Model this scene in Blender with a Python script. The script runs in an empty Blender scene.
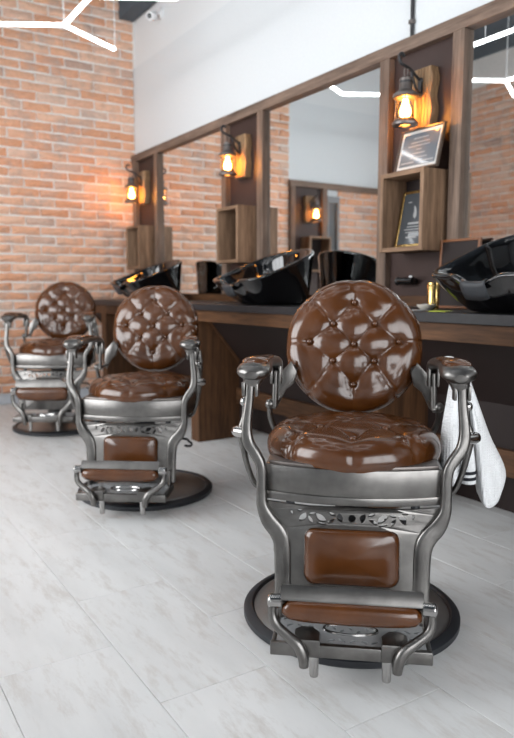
import bpy, bmesh, math, random
from mathutils import Vector, Matrix
import mathutils.noise as mnoise
R = math.radians
random.seed(7)
scene = bpy.context.scene
col = scene.collection

# ------------------------------------------------------------------ camera
cam_data = bpy.data.cameras.new('camera')
cam = bpy.data.objects.new('camera', cam_data); col.objects.link(cam)
cam_data.sensor_fit = 'VERTICAL'; cam_data.sensor_height = 36.0; cam_data.sensor_width = 36.0 * 514 / 738
cam_data.lens = 36.0 * 683 / 738
cam_data.clip_start = 0.05; cam_data.clip_end = 200
cam.location = (0, 0, 1.0)
cam.rotation_euler = (R(90 - 6.598), 0, R(-32.44))
cam_data.dof.use_dof = True; cam_data.dof.focus_distance = 1.85; cam_data.dof.aperture_fstop = 3.2
scene.camera = cam
# ------------------------------------------------------------------ world, daylight, exposure
world = bpy.data.worlds.new('world'); scene.world = world; world.use_nodes = True
bg = world.node_tree.nodes['Background']; bg.inputs[0].default_value = (0.93, 0.965, 1.0, 1); bg.inputs[1].default_value = 2.2
def window_light(name, loc, rot, sx, sy, power):
    l = bpy.data.lights.new(name, 'AREA'); l.shape = 'RECTANGLE'; l.size = sx; l.size_y = sy; l.energy = power
    l.color = (0.97, 0.985, 1.0)
    o = bpy.data.objects.new(name, l); col.objects.link(o); o.location = loc; o.rotation_euler = rot
    return o
window_light('daylight_front_window', (0.45, -2.62, 1.65), (R(90), 0, 0), 3.7, 2.5, 125)       # storefront behind the camera, shines +Y
window_light('added_left_window_light', (-2.02, 3.3, 1.75), (R(90), 0, R(-90)), 3.4, 2.3, 160)    # added at an unseen left window to brighten the far end, shines +X
scene.view_settings.view_transform = 'Standard'; scene.view_settings.look = 'None'
scene.view_settings.exposure = 0.07; scene.view_settings.gamma = 1.0; scene.view_settings.use_curve_mapping = False
try:
    scene.cycles.max_bounces = 10; scene.cycles.glossy_bounces = 6; scene.cycles.transparent_max_bounces = 12
    scene.cycles.sample_clamp_indirect = 6.0; scene.cycles.caustics_reflective = False; scene.cycles.caustics_refractive = False
except Exception: pass

# ------------------------------------------------------------------ materials
MATS = {}
class NT:
    def __init__(s, name):
        s.m = bpy.data.materials.new(name); s.m.use_nodes = True; s.t = s.m.node_tree
        s.b = s.t.nodes['Principled BSDF']; MATS[name] = s.m
    def n(s, typ, **kw):
        x = s.t.nodes.new(typ)
        for k, v in kw.items(): setattr(x, k, v)
        return x
    def l(s, a, b): s.t.links.new(a, b)
    def set(s, **kw):
        for k, v in kw.items():
            k = k.replace('_', ' ')
            for nm in s.b.inputs.keys():
                if nm.lower() == k.lower():
                    i = s.b.inputs[nm]
                    i.default_value = (*v, 1) if isinstance(v, tuple) and len(v) == 3 else v
        return s
    def coords(s, scale, kind='Object'):
        tc = s.n('ShaderNodeTexCoord'); mp = s.n('ShaderNodeMapping'); mp.inputs['Scale'].default_value = scale
        if kind == 'World':
            g = s.n('ShaderNodeNewGeometry'); s.l(g.outputs['Position'], mp.inputs['Vector'])
        else: s.l(tc.outputs[kind], mp.inputs['Vector'])
        return mp
    def noise(s, vec, scale, detail=4, rough=.55):
        x = s.n('ShaderNodeTexNoise'); x.inputs['Scale'].default_value = scale; x.inputs['Detail'].default_value = detail
        x.inputs['Roughness'].default_value = rough
        if vec is not None: s.l(vec, x.inputs['Vector'])
        return x
    def ramp(s, fac, stops):
        r = s.n('ShaderNodeValToRGB'); e = r.color_ramp.elements
        while len(e) < len(stops): e.new(.5)
        for i, (p, c) in enumerate(stops): e[i].position = p; e[i].color = (*c, 1)
        s.l(fac, r.inputs['Fac']); return r
    def bump(s, h, strength, dist=.01):
        b = s.n('ShaderNodeBump'); b.inputs['Strength'].default_value = strength; b.inputs['Distance'].default_value = dist
        s.l(h, b.inputs['Height']); s.l(b.outputs['Normal'], s.b.inputs['Normal']); return b
    def color(s, out): s.l(out, s.b.inputs['Base Color'])

def mix(t, a, b, fac=None, blend='MIX', f=.5):
    m = t.n('ShaderNodeMix', data_type='RGBA', blend_type=blend)
    m.inputs[0].default_value = f
    if fac is not None: t.l(fac, m.inputs[0])
    for inp, v in ((m.inputs[6], a), (m.inputs[7], b)):
        if isinstance(v, tuple): inp.default_value = (*v, 1)
        else: t.l(v, inp)
    return m.outputs[2]

def plain(name, c, rough=.5, metal=0., **kw):
    t = NT(name).set(Base_Color=c, Roughness=rough, Metallic=metal, **kw); return t
def wood(name, dark, light, axis, scale=1., rough=.55):
    t = NT(name); sc = [14., 14., 14.]; sc[axis] = 1.1
    mp = t.coords(tuple(sc)); oi = t.n('ShaderNodeObjectInfo')
    add = t.n('ShaderNodeVectorMath', operation='ADD'); t.l(mp.outputs[0], add.inputs[0])
    mul = t.n('ShaderNodeMath', operation='MULTIPLY'); mul.inputs[1].default_value = 17.; t.l(oi.outputs['Random'], mul.inputs[0])
    t.l(mul.outputs[0], add.inputs[1])
    n1 = t.noise(add.outputs[0], 1.6 * scale, 6, .65); n2 = t.noise(add.outputs[0], 7. * scale, 4, .6)
    mx = t.n('ShaderNodeMath', operation='MULTIPLY_ADD'); t.l(n2.outputs[0], mx.inputs[0]); mx.inputs[1].default_value = .45; t.l(n1.outputs[0], mx.inputs[2])
    mid = tuple((a + b) / 2 for a, b in zip(dark, light))
    r = t.ramp(mx.outputs[0], [(.48, dark), (.7, mid), (.9, light)])
    t.color(r.outputs[0]); t.set(Roughness=rough, Specular_IOR_Level=.25); t.bump(mx.outputs[0], .35, .004); return t

for i, ax in enumerate('xyz'):
    wood('wood_frame_' + ax, (.062, .041, .031), (.235, .165, .125), i)
    wood('wood_counter_' + ax, (.021, .0095, .0046), (.125, .058, .026), i)
    wood('wood_box_' + ax, (.085, .048, .028), (.33, .205, .128), i)
wood('wood_block', (.10, .055, .028), (.38, .24, .13), 2)

t = NT('leather'); mp = t.coords((1, 1, 1)); n = t.noise(mp.outputs[0], 9, 4, .6); n2 = t.noise(mp.outputs[0], 260, 3, .6)
r = t.ramp(n.outputs[0], [(.3, (.055, .017, .0035)), (.7, (.094, .030, .0065))]); t.color(r.outputs[0])
t.set(Roughness=.20, Specular_IOR_Level=.6, Coat_Weight=.2, Coat_Roughness=.06); t.bump(n2.outputs[0], .03, .001)

t = NT('steel'); mp = t.coords((3, 3, 60)); n = t.noise(mp.outputs[0], 6, 4, .6); m2 = t.coords((1, 1, 1)); n2 = t.noise(m2.outputs[0], 14, 3, .6)
r = t.ramp(n2.outputs[0], [(.3, (.135, .13, .124)), (.72, (.215, .206, .197))]); t.color(r.outputs[0])
rr = t.n('ShaderNodeMapRange'); rr.inputs[3].default_value = .22; rr.inputs[4].default_value = .42; t.l(n.outputs[0], rr.inputs[0]); t.l(rr.outputs[0], t.b.inputs['Roughness'])
t.set(Metallic=1.); t.bump(n.outputs[0], .05, .001)
plain('steel_polished', (.42, .41, .40), .16, 1.)
t = NT('steel_base'); mp = t.coords((1, 1, 1)); n = t.noise(mp.outputs[0], 5, 4, .6)
r = t.ramp(n.outputs[0], [(.3, (.24, .235, .23)), (.7, (.36, .355, .35))]); t.color(r.outputs[0]); t.set(Metallic=.85, Roughness=.38)
plain('steel_cast', (.46, .47, .48), .5, .55)
plain('iron', (.05, .05, .052), .45, .7)
plain('iron_lamp', (.17, .15, .14), .42, .75)
plain('rubber', (.016, .018, .022), .45)
plain('rubber_grey', (.03, .033, .038), .5)
plain('gloss_black', (.0035, .0035, .004), .04, 0., Coat_Weight=.6, Coat_Roughness=.02)
plain('black_plastic', (.012, .012, .013), .3)
t = NT('worktop'); mp = t.coords((1, 1, 1)); n = t.noise(mp.outputs[0], 30, 4); r = t.ramp(n.outputs[0], [(.3, (.014, .014, .016)), (.7, (.024, .024, .027))]); t.color(r.outputs[0]); t.set(Roughness=.4, Specular_IOR_Level=.35)
t = NT('panel_brown'); mp = t.coords((1, 1, 1)); n = t.noise(mp.outputs[0], 4, 3); r = t.ramp(n.outputs[0], [(.3, (.036, .020, .017)), (.7, (.048, .028, .024))]); t.color(r.outputs[0]); t.set(Roughness=.45, Specular_IOR_Level=.3)
plain('panel_dark', (.019, .012, .011), .5, 0., Specular_IOR_Level=.25)
t = NT('paint_white'); mp = t.coords((1, 1, 1), 'World'); n = t.noise(mp.outputs[0], 60, 5); r = t.ramp(n.outputs[0], [(.3, (.66, .69, .71)), (.7, (.69, .72, .735))]); t.color(r.outputs[0]); t.set(Roughness=.7); t.bump(n.outputs[0], .08, .003)
plain('paint_grey', (.74, .76, .77), .75)
plain('ceiling_slate', (.075, .095, .115), .8)
plain('skirting', (.50, .53, .57), .45)
t = NT('mortar'); mp = t.coords((1, 1, 1), 'World'); n = t.noise(mp.outputs[0], 45, 5); r = t.ramp(n.outputs[0], [(.3, (.76, .74, .71)), (.7, (.86, .84, .81))]); t.color(r.outputs[0]); t.set(Roughness=.9); t.bump(n.outputs[0], .5, .006)

def brick_mat(name, per_object):
    t = NT(name); mp = t.coords((1, 1, 1), 'World')
    n1 = t.noise(mp.outputs[0], 38, 6, .65); n2 = t.noise(mp.outputs[0], 5.5, 4, .6)
    if per_object:
        oi = t.n('ShaderNodeObjectInfo'); rnd = oi.outputs['Random']
    else:
        at = t.n('ShaderNodeAttribute'); at.attribute_name = 'tone'; rnd = at.outputs['Fac']
    base = t.ramp(rnd, [(0., (.66, .335, .195)), (.25, (.75, .425, .275)), (.5, (.78, .51, .37)), (.72, (.71, .375, .235)), (.9, (.74, .54, .43)), (1., (.52, .36, .29))])
    base.color_ramp.interpolation = 'LINEAR'
    smudge = t.ramp(n2.outputs[0], [(.50, (0, 0, 0)), (.72, (1, 1, 1))])
    c = mix(t, base.outputs[0], (.48, .37, .32), smudge.outputs[0])
    fine = t.ramp(n1.outputs[0], [(.3, (.86, .85, .84)), (.7, (1.1, 1.09, 1.08))])
    c2 = mix(t, c, fine.outputs[0], None, 'MULTIPLY', 1.)
    t.color(c2); t.set(Roughness=.88); t.bump(n1.outputs[0], .45, .006)
brick_mat('brick', True); brick_mat('brick_joined', False)

t = NT('floor_tile'); mp = t.coords((1, 1, 1), 'World'); oi = t.n('ShaderNodeObjectInfo')
st = t.coords((6.5, 1.6, 1), 'World'); off = t.n('ShaderNodeVectorMath', operation='ADD'); cmb = t.n('ShaderNodeMath', operation='MULTIPLY'); cmb.inputs[1].default_value = 23.
t.l(oi.outputs['Random'], cmb.inputs[0]); t.l(st.outputs[0], off.inputs[0]); t.l(cmb.outputs[0], off.inputs[1])
n1 = t.noise(off.outputs[0], 1.1, 6, .6); n2 = t.noise(off.outputs[0], 3.4, 8, .72); n3 = t.noise(mp.outputs[0], 3.5, 5, .6)
base = t.ramp(n1.outputs[0], [(.28, (.66, .66, .655)), (.5, (.73, .73, .725)), (.75, (.78, .78, .775))])
sm = t.ramp(n2.outputs[0], [(.50, (0, 0, 0)), (.66, (.85, .85, .85))])
c = mix(t, base.outputs[0], (.60, .575, .55), sm.outputs[0])
t.color(c); t.set(Roughness=.42, Specular_IOR_Level=.35); t.bump(n2.outputs[0], .03, .002)
plain('grout', (.5, .5, .49), .8)
plain('mirror', (.90, .92, .92), .012, 1.)
plain('plastic_white', (.78, .79, .80), .35)
plain('gold', (.62, .42, .16), .25, 1.)
plain('cert_grey', (.15, .165, .185), .12, 0., Coat_Weight=.8, Coat_Roughness=.03)
plain('cert_dark', (.055, .062, .07), .18, 0., Coat_Weight=.6, Coat_Roughness=.03)
plain('cert_print', (.33, .33, .33), .6)
plain('cert_mat', (.60, .59, .57), .5)
plain('frame_dark', (.07, .045, .03), .3)
plain('frame_amber', (.20, .075, .028), .32)
plain('card_yellow', (.52, .62, .06), .5)
plain('paper_grey', (.55, .56, .57), .6)
plain('dish_white', (.72, .68, .60), .35)
plain('door_dark', (.05, .055, .06), .5)
plain('door_frame_grey', (.16, .175, .19), .5)
t = NT('towel'); mp = t.coords((1, 1, 1)); w1 = t.n('ShaderNodeTexWave', wave_type='BANDS', bands_direction='X'); w2 = t.n('ShaderNodeTexWave', wave_type='BANDS', bands_direction='Z')
for w in (w1, w2): w.inputs['Scale'].default_value = 42; t.l(mp.outputs[0], w.inputs['Vector'])
mm = t.n('ShaderNodeMath', operation='ADD'); t.l(w1.outputs['Fac'], mm.inputs[0]); t.l(w2.outputs['Fac'], mm.inputs[1])
t.set(Base_Color=(.82, .83, .84), Roughness=.95); t.bump(mm.outputs[0], .45, .002)
plain('stripe_black', (.012, .013, .018), .9)

def emit(name, c, strength):
    t = NT(name); t.set(Base_Color=(0, 0, 0), Emission_Color=c, Emission_Strength=strength); return t
emit('led', (.97, .985, 1.0), 12.)
emit('bulb', (1.0, .36, .05), 120.)
emit('filament', (1.0, .62, .22), 160.)
t = NT('lantern_glass')   # thin clear glass: lets light through, catches a little gloss
tr = t.n('ShaderNodeBsdfTransparent'); gl = t.n('ShaderNodeBsdfGlossy'); gl.inputs['Roughness'].default_value = .05
lw = t.n('ShaderNodeLayerWeight'); lw.inputs['Blend'].default_value = .25; ms = t.n('ShaderNodeMixShader')
t.l(lw.outputs['Fresnel'], ms.inputs[0]); t.l(tr.outputs[0], ms.inputs[1]); t.l(gl.outputs[0], ms.inputs[2])
t.l(ms.outputs[0], t.t.nodes['Material Output'].inputs['Surface'])

# ------------------------------------------------------------------ mesh helpers
def obj(name, me, mat=None, parent=None, smooth=False, loc=None):
    if isinstance(me, bmesh.types.BMesh):
        m = bpy.data.meshes.new(name); me.normal_update(); me.to_mesh(m); me.free(); me = m
    if mat and not me.materials: me.materials.append(MATS[mat])
    if smooth:
        me.polygons.foreach_set('use_smooth', [True] * len(me.polygons))
        if smooth != 'all':
            try: me.set_sharp_from_angle(angle=R(40))
            except Exception: pass
    o = bpy.data.objects.new(name, me); col.objects.link(o)
    if parent: o.parent = parent
    if loc: o.location = loc
    return o
def thing(name, label, cat, loc=(0, 0, 0), rz=0, group=None):
    o = bpy.data.objects.new(name, None); col.objects.link(o); o.empty_display_size = .05
    o.location = loc; o.rotation_euler = (0, 0, rz); return tag(o, label, cat, group)
def tag(o, label, cat, group=None):
    o['label'] = label; o['category'] = cat
    if group: o['group'] = group
    return o
def struct(o): o['kind'] = 'structure'; return o
def copy_tree(o, parent=None, top=True):
    c = o.copy(); col.objects.link(c); c.parent = parent
    for ch in list(o.children): copy_tree(ch, c, False)
    return c
def box(bm, x0, x1, y0, y1, z0, z1, bev=0., seg=2, mat=None):
    v = [bm.verts.new(((x0, x1)[i & 1], (y0, y1)[i >> 1 & 1], (z0, z1)[i >> 2 & 1])) for i in range(8)]
    fs = [bm.faces.new([v[i] for i in q]) for q in ((0, 2, 3, 1), (4, 5, 7, 6), (0, 1, 5, 4), (2, 6, 7, 3), (0, 4, 6, 2), (1, 3, 7, 5))]
    if bev: bmesh.ops.bevel(bm, geom=list({e for f in fs for e in f.edges}), offset=bev, segments=seg, affect='EDGES', profile=.5)
    return bm
def bx(*a, **k): return box(bmesh.new(), *a, **k)
def prism(pts, axis, a, b, bev=0.):
    """2D outline (u,v) extruded along axis from a to b; axis 0: (y,z), 1: (x,z), 2: (x,y)"""
    bm = bmesh.new()
    def P(u, v, w): return {0: (w, u, v), 1: (u, w, v), 2: (u, v, w)}[axis]
    A = [bm.verts.new(P(u, v, a)) for u, v in pts]; B = [bm.verts.new(P(u, v, b)) for u, v in pts]; n = len(pts)
    fs = [bm.faces.new(A), bm.faces.new(B[::-1])]
    for i in range(n): fs.append(bm.faces.new((A[i], B[i], B[(i + 1) % n], A[(i + 1) % n])))
    bmesh.ops.recalc_face_normals(bm, faces=bm.faces)
    if bev: bmesh.ops.bevel(bm, geom=list({e for f in fs[:2] for e in f.edges}), offset=bev, segments=2, affect='EDGES', profile=.5)
    return bm
def lathe(prof, seg=48, bm=None, M=None, cap=True):
    bm = bm or bmesh.new(); M = M or Matrix(); rings = []
    for r, z in prof:
        if r < 1e-6: rings.append([bm.verts.new(M @ Vector((0, 0, z)))])
        else: rings.append([bm.verts.new(M @ Vector((r * math.cos(2 * math.pi * i / seg), r * math.sin(2 * math.pi * i / seg), z))) for i in range(seg)])
    for A, B in zip(rings, rings[1:]):
        for i in range(seg):
            j = (i + 1) % seg
            if len(A) == 1 and len(B) == 1: continue
            if len(A) == 1: bm.faces.new((A[0], B[j], B[i]))
            elif len(B) == 1: bm.faces.new((A[i], A[j], B[0]))
            else: bm.faces.new((A[i], A[j], B[j], B[i]))
    if cap:
        for rg in (rings[0], rings[-1]):
            if len(rg) > 1:
                try: bm.faces.new(rg)
                except Exception: pass
    bmesh.ops.recalc_face_normals(bm, faces=bm.faces); return bm
def catmull(pts, n=6):
    P = [Vector(p) for p in pts]; out = []
    for i in range(len(P) - 1):
        p0 = P[max(i - 1, 0)]; p1 = P[i]; p2 = P[i + 1]; p3 = P[min(i + 2, len(P) - 1)]
        for k in range(n):
            t = k / n
            out.append(.5 * ((2 * p1) + (p2 - p0) * t + (2 * p0 - 5 * p1 + 4 * p2 - p3) * t * t + (3 * p1 - p0 - 3 * p2 + p3) * t ** 3))
    out.append(P[-1]); return out
def tube(pts, rad, seg=12, bm=None, smooth=6, ref=(0, 1, 0), square=0.):
    """sweep along pts; rad: number, (ra,rb) or list of those per input point; ra lies across ref, rb along ref"""
    bm = bm or bmesh.new(); n = len(pts)
    rl = rad if isinstance(rad, list) else [rad] * n
    rl = [(r, r) if not isinstance(r, tuple) else r for r in rl]
    if smooth:
        C = catmull(pts, smooth); RR = catmull([(a, b, 0) for a, b in rl], smooth); RR = [(v.x, v.y) for v in RR]
    else: C = [Vector(p) for p in pts]; RR = rl
    ref = Vector(ref); rings = []
    for i, c in enumerate(C):
        d = (C[min(i + 1, len(C) - 1)] - C[max(i - 1, 0)]).normalized()
        u = d.cross(ref)
        if u.length < 1e-3: u = d.cross(Vector((1, .01, 0)))
        u.normalize(); v = u.cross(d).normalized(); ra, rb = RR[i]
        ring = []
        for k in range(seg):
            a = 2 * math.pi * (k + .5) / seg; ca, sa = math.cos(a), math.sin(a)
            if square:
                ca = math.copysign(abs(ca) ** (1 - square), ca); sa = math.copysign(abs(sa) ** (1 - square), sa)
            ring.append(bm.verts.new(c + u * ra * ca + v * rb * sa))
        rings.append(ring)
    for A, B in zip(rings, rings[1:]):
        for k in range(seg): bm.faces.new((A[k], A[(k + 1) % seg], B[(k + 1) % seg], B[k]))
    bm.faces.new(rings[0][::-1]); bm.faces.new(rings[-1])
    bmesh.ops.recalc_face_normals(bm, faces=bm.faces); return bm
def ball(bm, c, r, seg=16, sc=(1, 1, 1)):
    bmesh.ops.create_uvsphere(bm, u_segments=seg, v_segments=max(6, seg // 2), radius=1., matrix=Matrix.Translation(c) @ Matrix.Diagonal((r * sc[0], r * sc[1], r * sc[2], 1)))
    return bm
def cyl(bm, a, b, r, seg=16):
    return tube([a, b], r, seg, bm, 0, (0, 1, .01))
def rrect(x0, x1, z0, z1, r, n=5):
    out = []
    for cx, cz, a0 in ((x1 - r, z1 - r, 0), (x0 + r, z1 - r, 90), (x0 + r, z0 + r, 180), (x1 - r, z0 + r, 270)):
        for k in range(n + 1):
            a = R(a0 + 90 * k / n); out.append((cx + r * math.cos(a), cz + r * math.sin(a)))
    return out
def pierced(name, outer, holes, depth):
    """flat plate in XY with real holes, thickness depth in Z"""
    cu = bpy.data.curves.new(name, 'CURVE'); cu.dimensions = '2D'; cu.fill_mode = 'BOTH'; cu.extrude = depth / 2
    for loop in [outer] + holes:
        s = cu.splines.new('POLY'); s.points.add(len(loop) - 1); s.use_cyclic_u = True
        for p, (x, y) in zip(s.points, loop): p.co = (x, y, 0, 1)
    o = bpy.data.objects.new(name, cu); col.objects.link(o); bpy.context.view_layer.update()
    me = bpy.data.meshes.new_from_object(o.evaluated_get(bpy.context.evaluated_depsgraph_get()))
    bpy.data.objects.remove(o); bpy.data.curves.remove(cu); me.name = name; me.materials.clear(); return me
def add_hole(holes, loop, gap=.0016):
    """keep a hole only if it stays clear of the others"""
    for h in holes:
        for p in h:
            for q in loop:
                if (p[0] - q[0]) ** 2 + (p[1] - q[1]) ** 2 < gap * gap: return
        for L_, M_ in ((h, loop), (loop, h)):
            x, y = L_[0]; inside = False
            for i in range(len(M_)):
                (xa, ya), (xb, yb) = M_[i - 1], M_[i]
                if (ya > y) != (yb > y) and x < (xb - xa) * (y - ya) / (yb - ya) + xa: inside = not inside
            if inside: return
    holes.append(loop)
def leaf(cx, cy, l, w, ang, n=5):
    a = R(ang); ca, sa = math.cos(a), math.sin(a); top = []; bot = []
    for k in range(n + 1):
        t = k / n; x = (t - .5) * l; y = w / 2 * math.sin(math.pi * t) ** .8
        top.append((x, y)); bot.append((x, -y * .55))
    loop = top + bot[-2:0:-1]
    return [(cx + x * ca - y * sa, cy + x * sa + y * ca) for x, y in loop]

# ------------------------------------------------------------------ room
XW, YB, XL, YF, ZC = 2.60, 6.25, -1.75, -2.40, 3.78       # right wall, brick end wall, left wall, storefront, ceiling
XE = .78                                                   # where the end wall changes from full brick to white over brick
floor = struct(obj('floor', bx(XL - .3, XW + .1, YF - .3, YB + .1, -.08, -.004), 'grout'))
TX, TY = .312, .645; tile_cache = {}
for k in range(-8, 9):
    x0 = .326 + k * TX; x1 = x0 + TX
    off = 1.766 if k % 2 == 0 else 1.766 - TY / 2
    j = -8
    while True:
        y0 = off + j * TY; y1 = y0 + TY; j += 1
        if y0 > YB: break
        a0, a1, b0, b1 = max(x0, XL), min(x1, XW), max(y0, YF), min(y1, YB)
        if a1 - a0 < .02 or b1 - b0 < .02: continue
        key = (round(a1 - a0, 3), round(b1 - b0, 3))
        if key not in tile_cache:
            w, h = key; m = bpy.data.meshes.new('tile'); bm = bx(.0008, w - .0008, .0008, h - .0008, -.02, 0., bev=.0009, seg=1); bm.to_mesh(m); bm.free()
            m.materials.append(MATS['floor_tile']); tile_cache[key] = m
        obj('tile', tile_cache[key], None, floor, loc=(a0, b0, 0))
struct(obj('ceiling', bx(XL - .3, XW + .1, YF - .3, YB + .1, ZC, ZC + .08), 'ceiling_slate'))
o = struct(obj('trim_1', bx(2.465, XW, YF, YB, 3.465, ZC), 'ceiling_slate')); o['label'] = 'dark slate ceiling beam above the white wall'

# right wall: white up to 3.05 m, a slightly set back grey band above
w = struct(obj('wall_right', bx(XW, XW + .1, YF, YB, 0, 3.05), 'paint_white'))
obj('upper_band', bx(XW + .02, XW + .1, YF, YB, 3.05, ZC), 'paint_grey', w)['label'] = 'grey painted band above the white wall'

# bricks ---------------------------------------------------------------
BW, BH, JX, JZ, BD = .244, .066, .016, .016, .020
def brick_geo(w, h, rng):
    nx, nz = 5, 3; V = []; F = []; off = Vector((rng.random() * 50, rng.random() * 50, rng.random() * 50))
    for iz in range(nz + 1):
        for ix in range(nx + 1):
            u, v = ix / nx, iz / nz; x = (u - .5) * w; z = (v - .5) * h
            edge = ix in (0, nx) or iz in (0, nz)
            d = BD * (.60 if edge else 1.) + .006 * mnoise.noise(Vector((x * 14, 0, z * 30)) + off)
            x += .010 * mnoise.noise(Vector((x * 22, 5, z * 30)) + off); z += .010 * mnoise.noise(Vector((x * 15, 9, z * 12)) + off)
            V.append((x, -d, z))
    q = lambda a, b: b * (nx + 1) + a
    for iz in range(nz):
        for ix in range(nx): F.append((q(ix, iz), q(ix + 1, iz), q(ix + 1, iz + 1), q(ix, iz + 1)))
    per = [q(i, 0) for i in range(nx)] + [q(nx, i) for i in range(nz)] + [q(i, nz) for i in range(nx, 0, -1)] + [q(0, i) for i in range(nz, 0, -1)]
    b0 = len(V)
    for p in per: V.append((V[p][0] * 1.0, .0, V[p][2]))
    for i in range(len(per)): j = (i + 1) % len(per); F.append((per[i], b0 + i, b0 + j, per[j]))
    return V, F
rng = random.Random(3)
variants = {}
def brick_mesh(w):
    key = round(w, 3); lst = variants.setdefault(key, [])
    if len(lst) < (7 if abs(w - BW) < 1e-3 else 2):
        V, F = brick_geo(w, BH, rng); m = bpy.data.meshes.new('brick'); m.from_pydata(V, [], F); m.materials.append(MATS['brick']); lst.append(m)
        return m
    return rng.choice(lst)
def brick_rows(u0, u1, z0, z1, phase=0.):
    """yields (u centre, z centre, width)"""
    row = 0; z = z0 + JZ / 2
    while z + BH * .5 < z1:
        u = u1 + ((row % 2) * .5 + phase + rng.uniform(-.1, .1)) * (BW + JX) - (BW + JX)
        u = u1 - JX / 2 - ((row % 2) * .5) * (BW + JX) * (1 if True else 0) + rng.uniform(-.012, .012)
        if row % 2: # half brick at the corner
            yield (u1 - JX / 2 - (BW - JX) / 4, z + BH / 2, (BW - JX) / 2)
            u = u1 - JX / 2 - (BW - JX) / 2 - JX
        else: u = u1 - JX / 2
        while u > u0 + .03:
            wd = BW if u - BW > u0 else u - u0
            yield (u - wd / 2, z + BH / 2, wd); u -= BW + JX
        z += BH + JZ; row += 1
def joined_bricks(name, parent, cells, place):
    V, F, T = [], [], []
    for (u, z, wd) in cells:
        v, f = brick_geo(wd, BH, rng); b = len(V); tone = rng.random()
        V += [place(u + p[0], p[1], z + p[2]) for p in v]; F += [tuple(i + b for i in q) for q in f]; T += [tone] * len(v)
    m = bpy.data.meshes.new(name); m.from_pydata(V, [], F); a = m.attributes.new('tone', 'FLOAT', 'POINT'); a.data.foreach_set('value', T)
    bm = bmesh.new(); bm.from_mesh(m); bmesh.ops.recalc_face_normals(bm, faces=bm.faces); bm.to_mesh(m); bm.free()
    o = obj(name, m, 'brick_joined', parent); o['kind'] = 'stuff'; return o

wb = struct(obj('wall_back', bx(XE, XW + .1, YB, YB + .1, 0, ZC), 'mortar'))
cells = list(brick_rows(XE, XW - .0, .085, ZC - .01)); rest = []
for (u, z, wd) in cells:
    if u + wd / 2 > 1.30 and not (u > 2.15 and z < .86): o = obj('brick', brick_mesh(round(wd, 2) if abs(wd - BW) > 1e-3 else wd), None, wb, loc=(u, YB, z))
    else: rest.append((u, z, wd))
joined_bricks('brickwork', wb, rest, lambda x, y, z: (x, YB + y, z))
struct(obj('baseboard_back', bx(XE, 2.37, YB - .036, YB, 0, .085, bev=.004), 'skirting'))
# end wall, left part (seen in the mirrors): white above the rail, brick below
we = struct(obj('wall_end', bx(XL, XE, YB, YB + .1, 0, 3.03), 'paint_white'))
obj('upper_band', bx(XL, XE, YB + .02, YB + .1, 3.03, ZC), 'paint_grey', we)
joined_bricks('brickwork', we, list(brick_rows(XL, .10, .085, 2.10)), lambda x, y, z: (x, YB + y, z))
struct(obj('trim_2', bx(XL, XE + .01, YB - .05, YB, 2.125, 2.19, bev=.003), 'wood_frame_x'))
for i, x in enumerate((.715, .275)): struct(obj('trim_%d' % (3 + i), bx(x, x + .065, YB - .05, YB, 0.1, 2.125, bev=.003), 'wood_frame_z'))
struct(obj('trim_5', bx(.34, .715, YB - .014, YB, .10, 2.125), 'panel_brown'))
d = struct(obj('door_1', bx(.10, .27, YB - .03, YB, 0, 2.05), 'door_dark'))
bm = bx(.10, .13, YB - .05, YB - .028, 0, 2.05); box(bm, .13, .25, YB - .05, YB - .028, 1.98, 2.05); box(bm, .25, .272, YB - .05, YB - .028, 0, 2.05)
obj('door_frame', bm, 'door_frame_grey', d)
# left wall: brick at the far end, added unseen window, spanned to even the light
wl = struct(obj('wall_left', bx(XL - .1, XL, 5.0, YB, 0, ZC), 'mortar'))
bm = bx(XL - .1, XL, YF, 1.6, 0, ZC); box(bm, XL - .1, XL, 1.6, 5.0, 0, .45); box(bm, XL - .1, XL, 1.6, 5.0, 2.95, ZC)
obj('plaster', bm, 'paint_white', wl)
joined_bricks('brickwork', wl, list(brick_rows(5.0, YB, .085, ZC - .3)), lambda x, y, z: (XL - y, x, z))
def window(name, bmf, panes):
    f = struct(obj(name, bmf, 'door_frame_grey'))
    for p in panes: obj('pane', bx(*p), 'lantern_glass', f)
bm = bmesh.new()
for y in (1.6, 2.72, 3.83, 4.94): box(bm, XL - .08, XL - .02, y, y + .06, .45, 2.95)
for z in (.45, 2.89): box(bm, XL - .08, XL - .02, 1.66, 4.94, z, z + .06)
window('window_1', bm, [(XL - .055, XL - .049, a, a + 1.05, .51, 2.89) for a in (1.66, 2.78, 3.89)])  # added window out of view, its span chosen for the light
wf = struct(obj('wall_front', bx(XL - .1, -1.45, YF - .1, YF, 0, ZC), 'paint_white'))
bm = bx(2.35, XW + .1, YF - .1, YF, 0, ZC); box(bm, -1.45, 2.35, YF - .1, YF, 2.95, ZC); box(bm, -1.45, 2.35, YF - .1, YF, 0, .3)
obj('plaster', bm, 'paint_white', wf)
bm = bmesh.new()
for x in (-1.45, -.2, 1.05, 2.29): box(bm, x, x + .06, YF - .08, YF - .02, .3, 2.95)
for z in (.3, 2.89): box(bm, -1.39, 2.29, YF - .08, YF - .02, z, z + .06)
window('window_2', bm, [(a, a + 1.19, YF - .055, YF - .049, .36, 2.89) for a in (-1.39, -.14, 1.11)])

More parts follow.
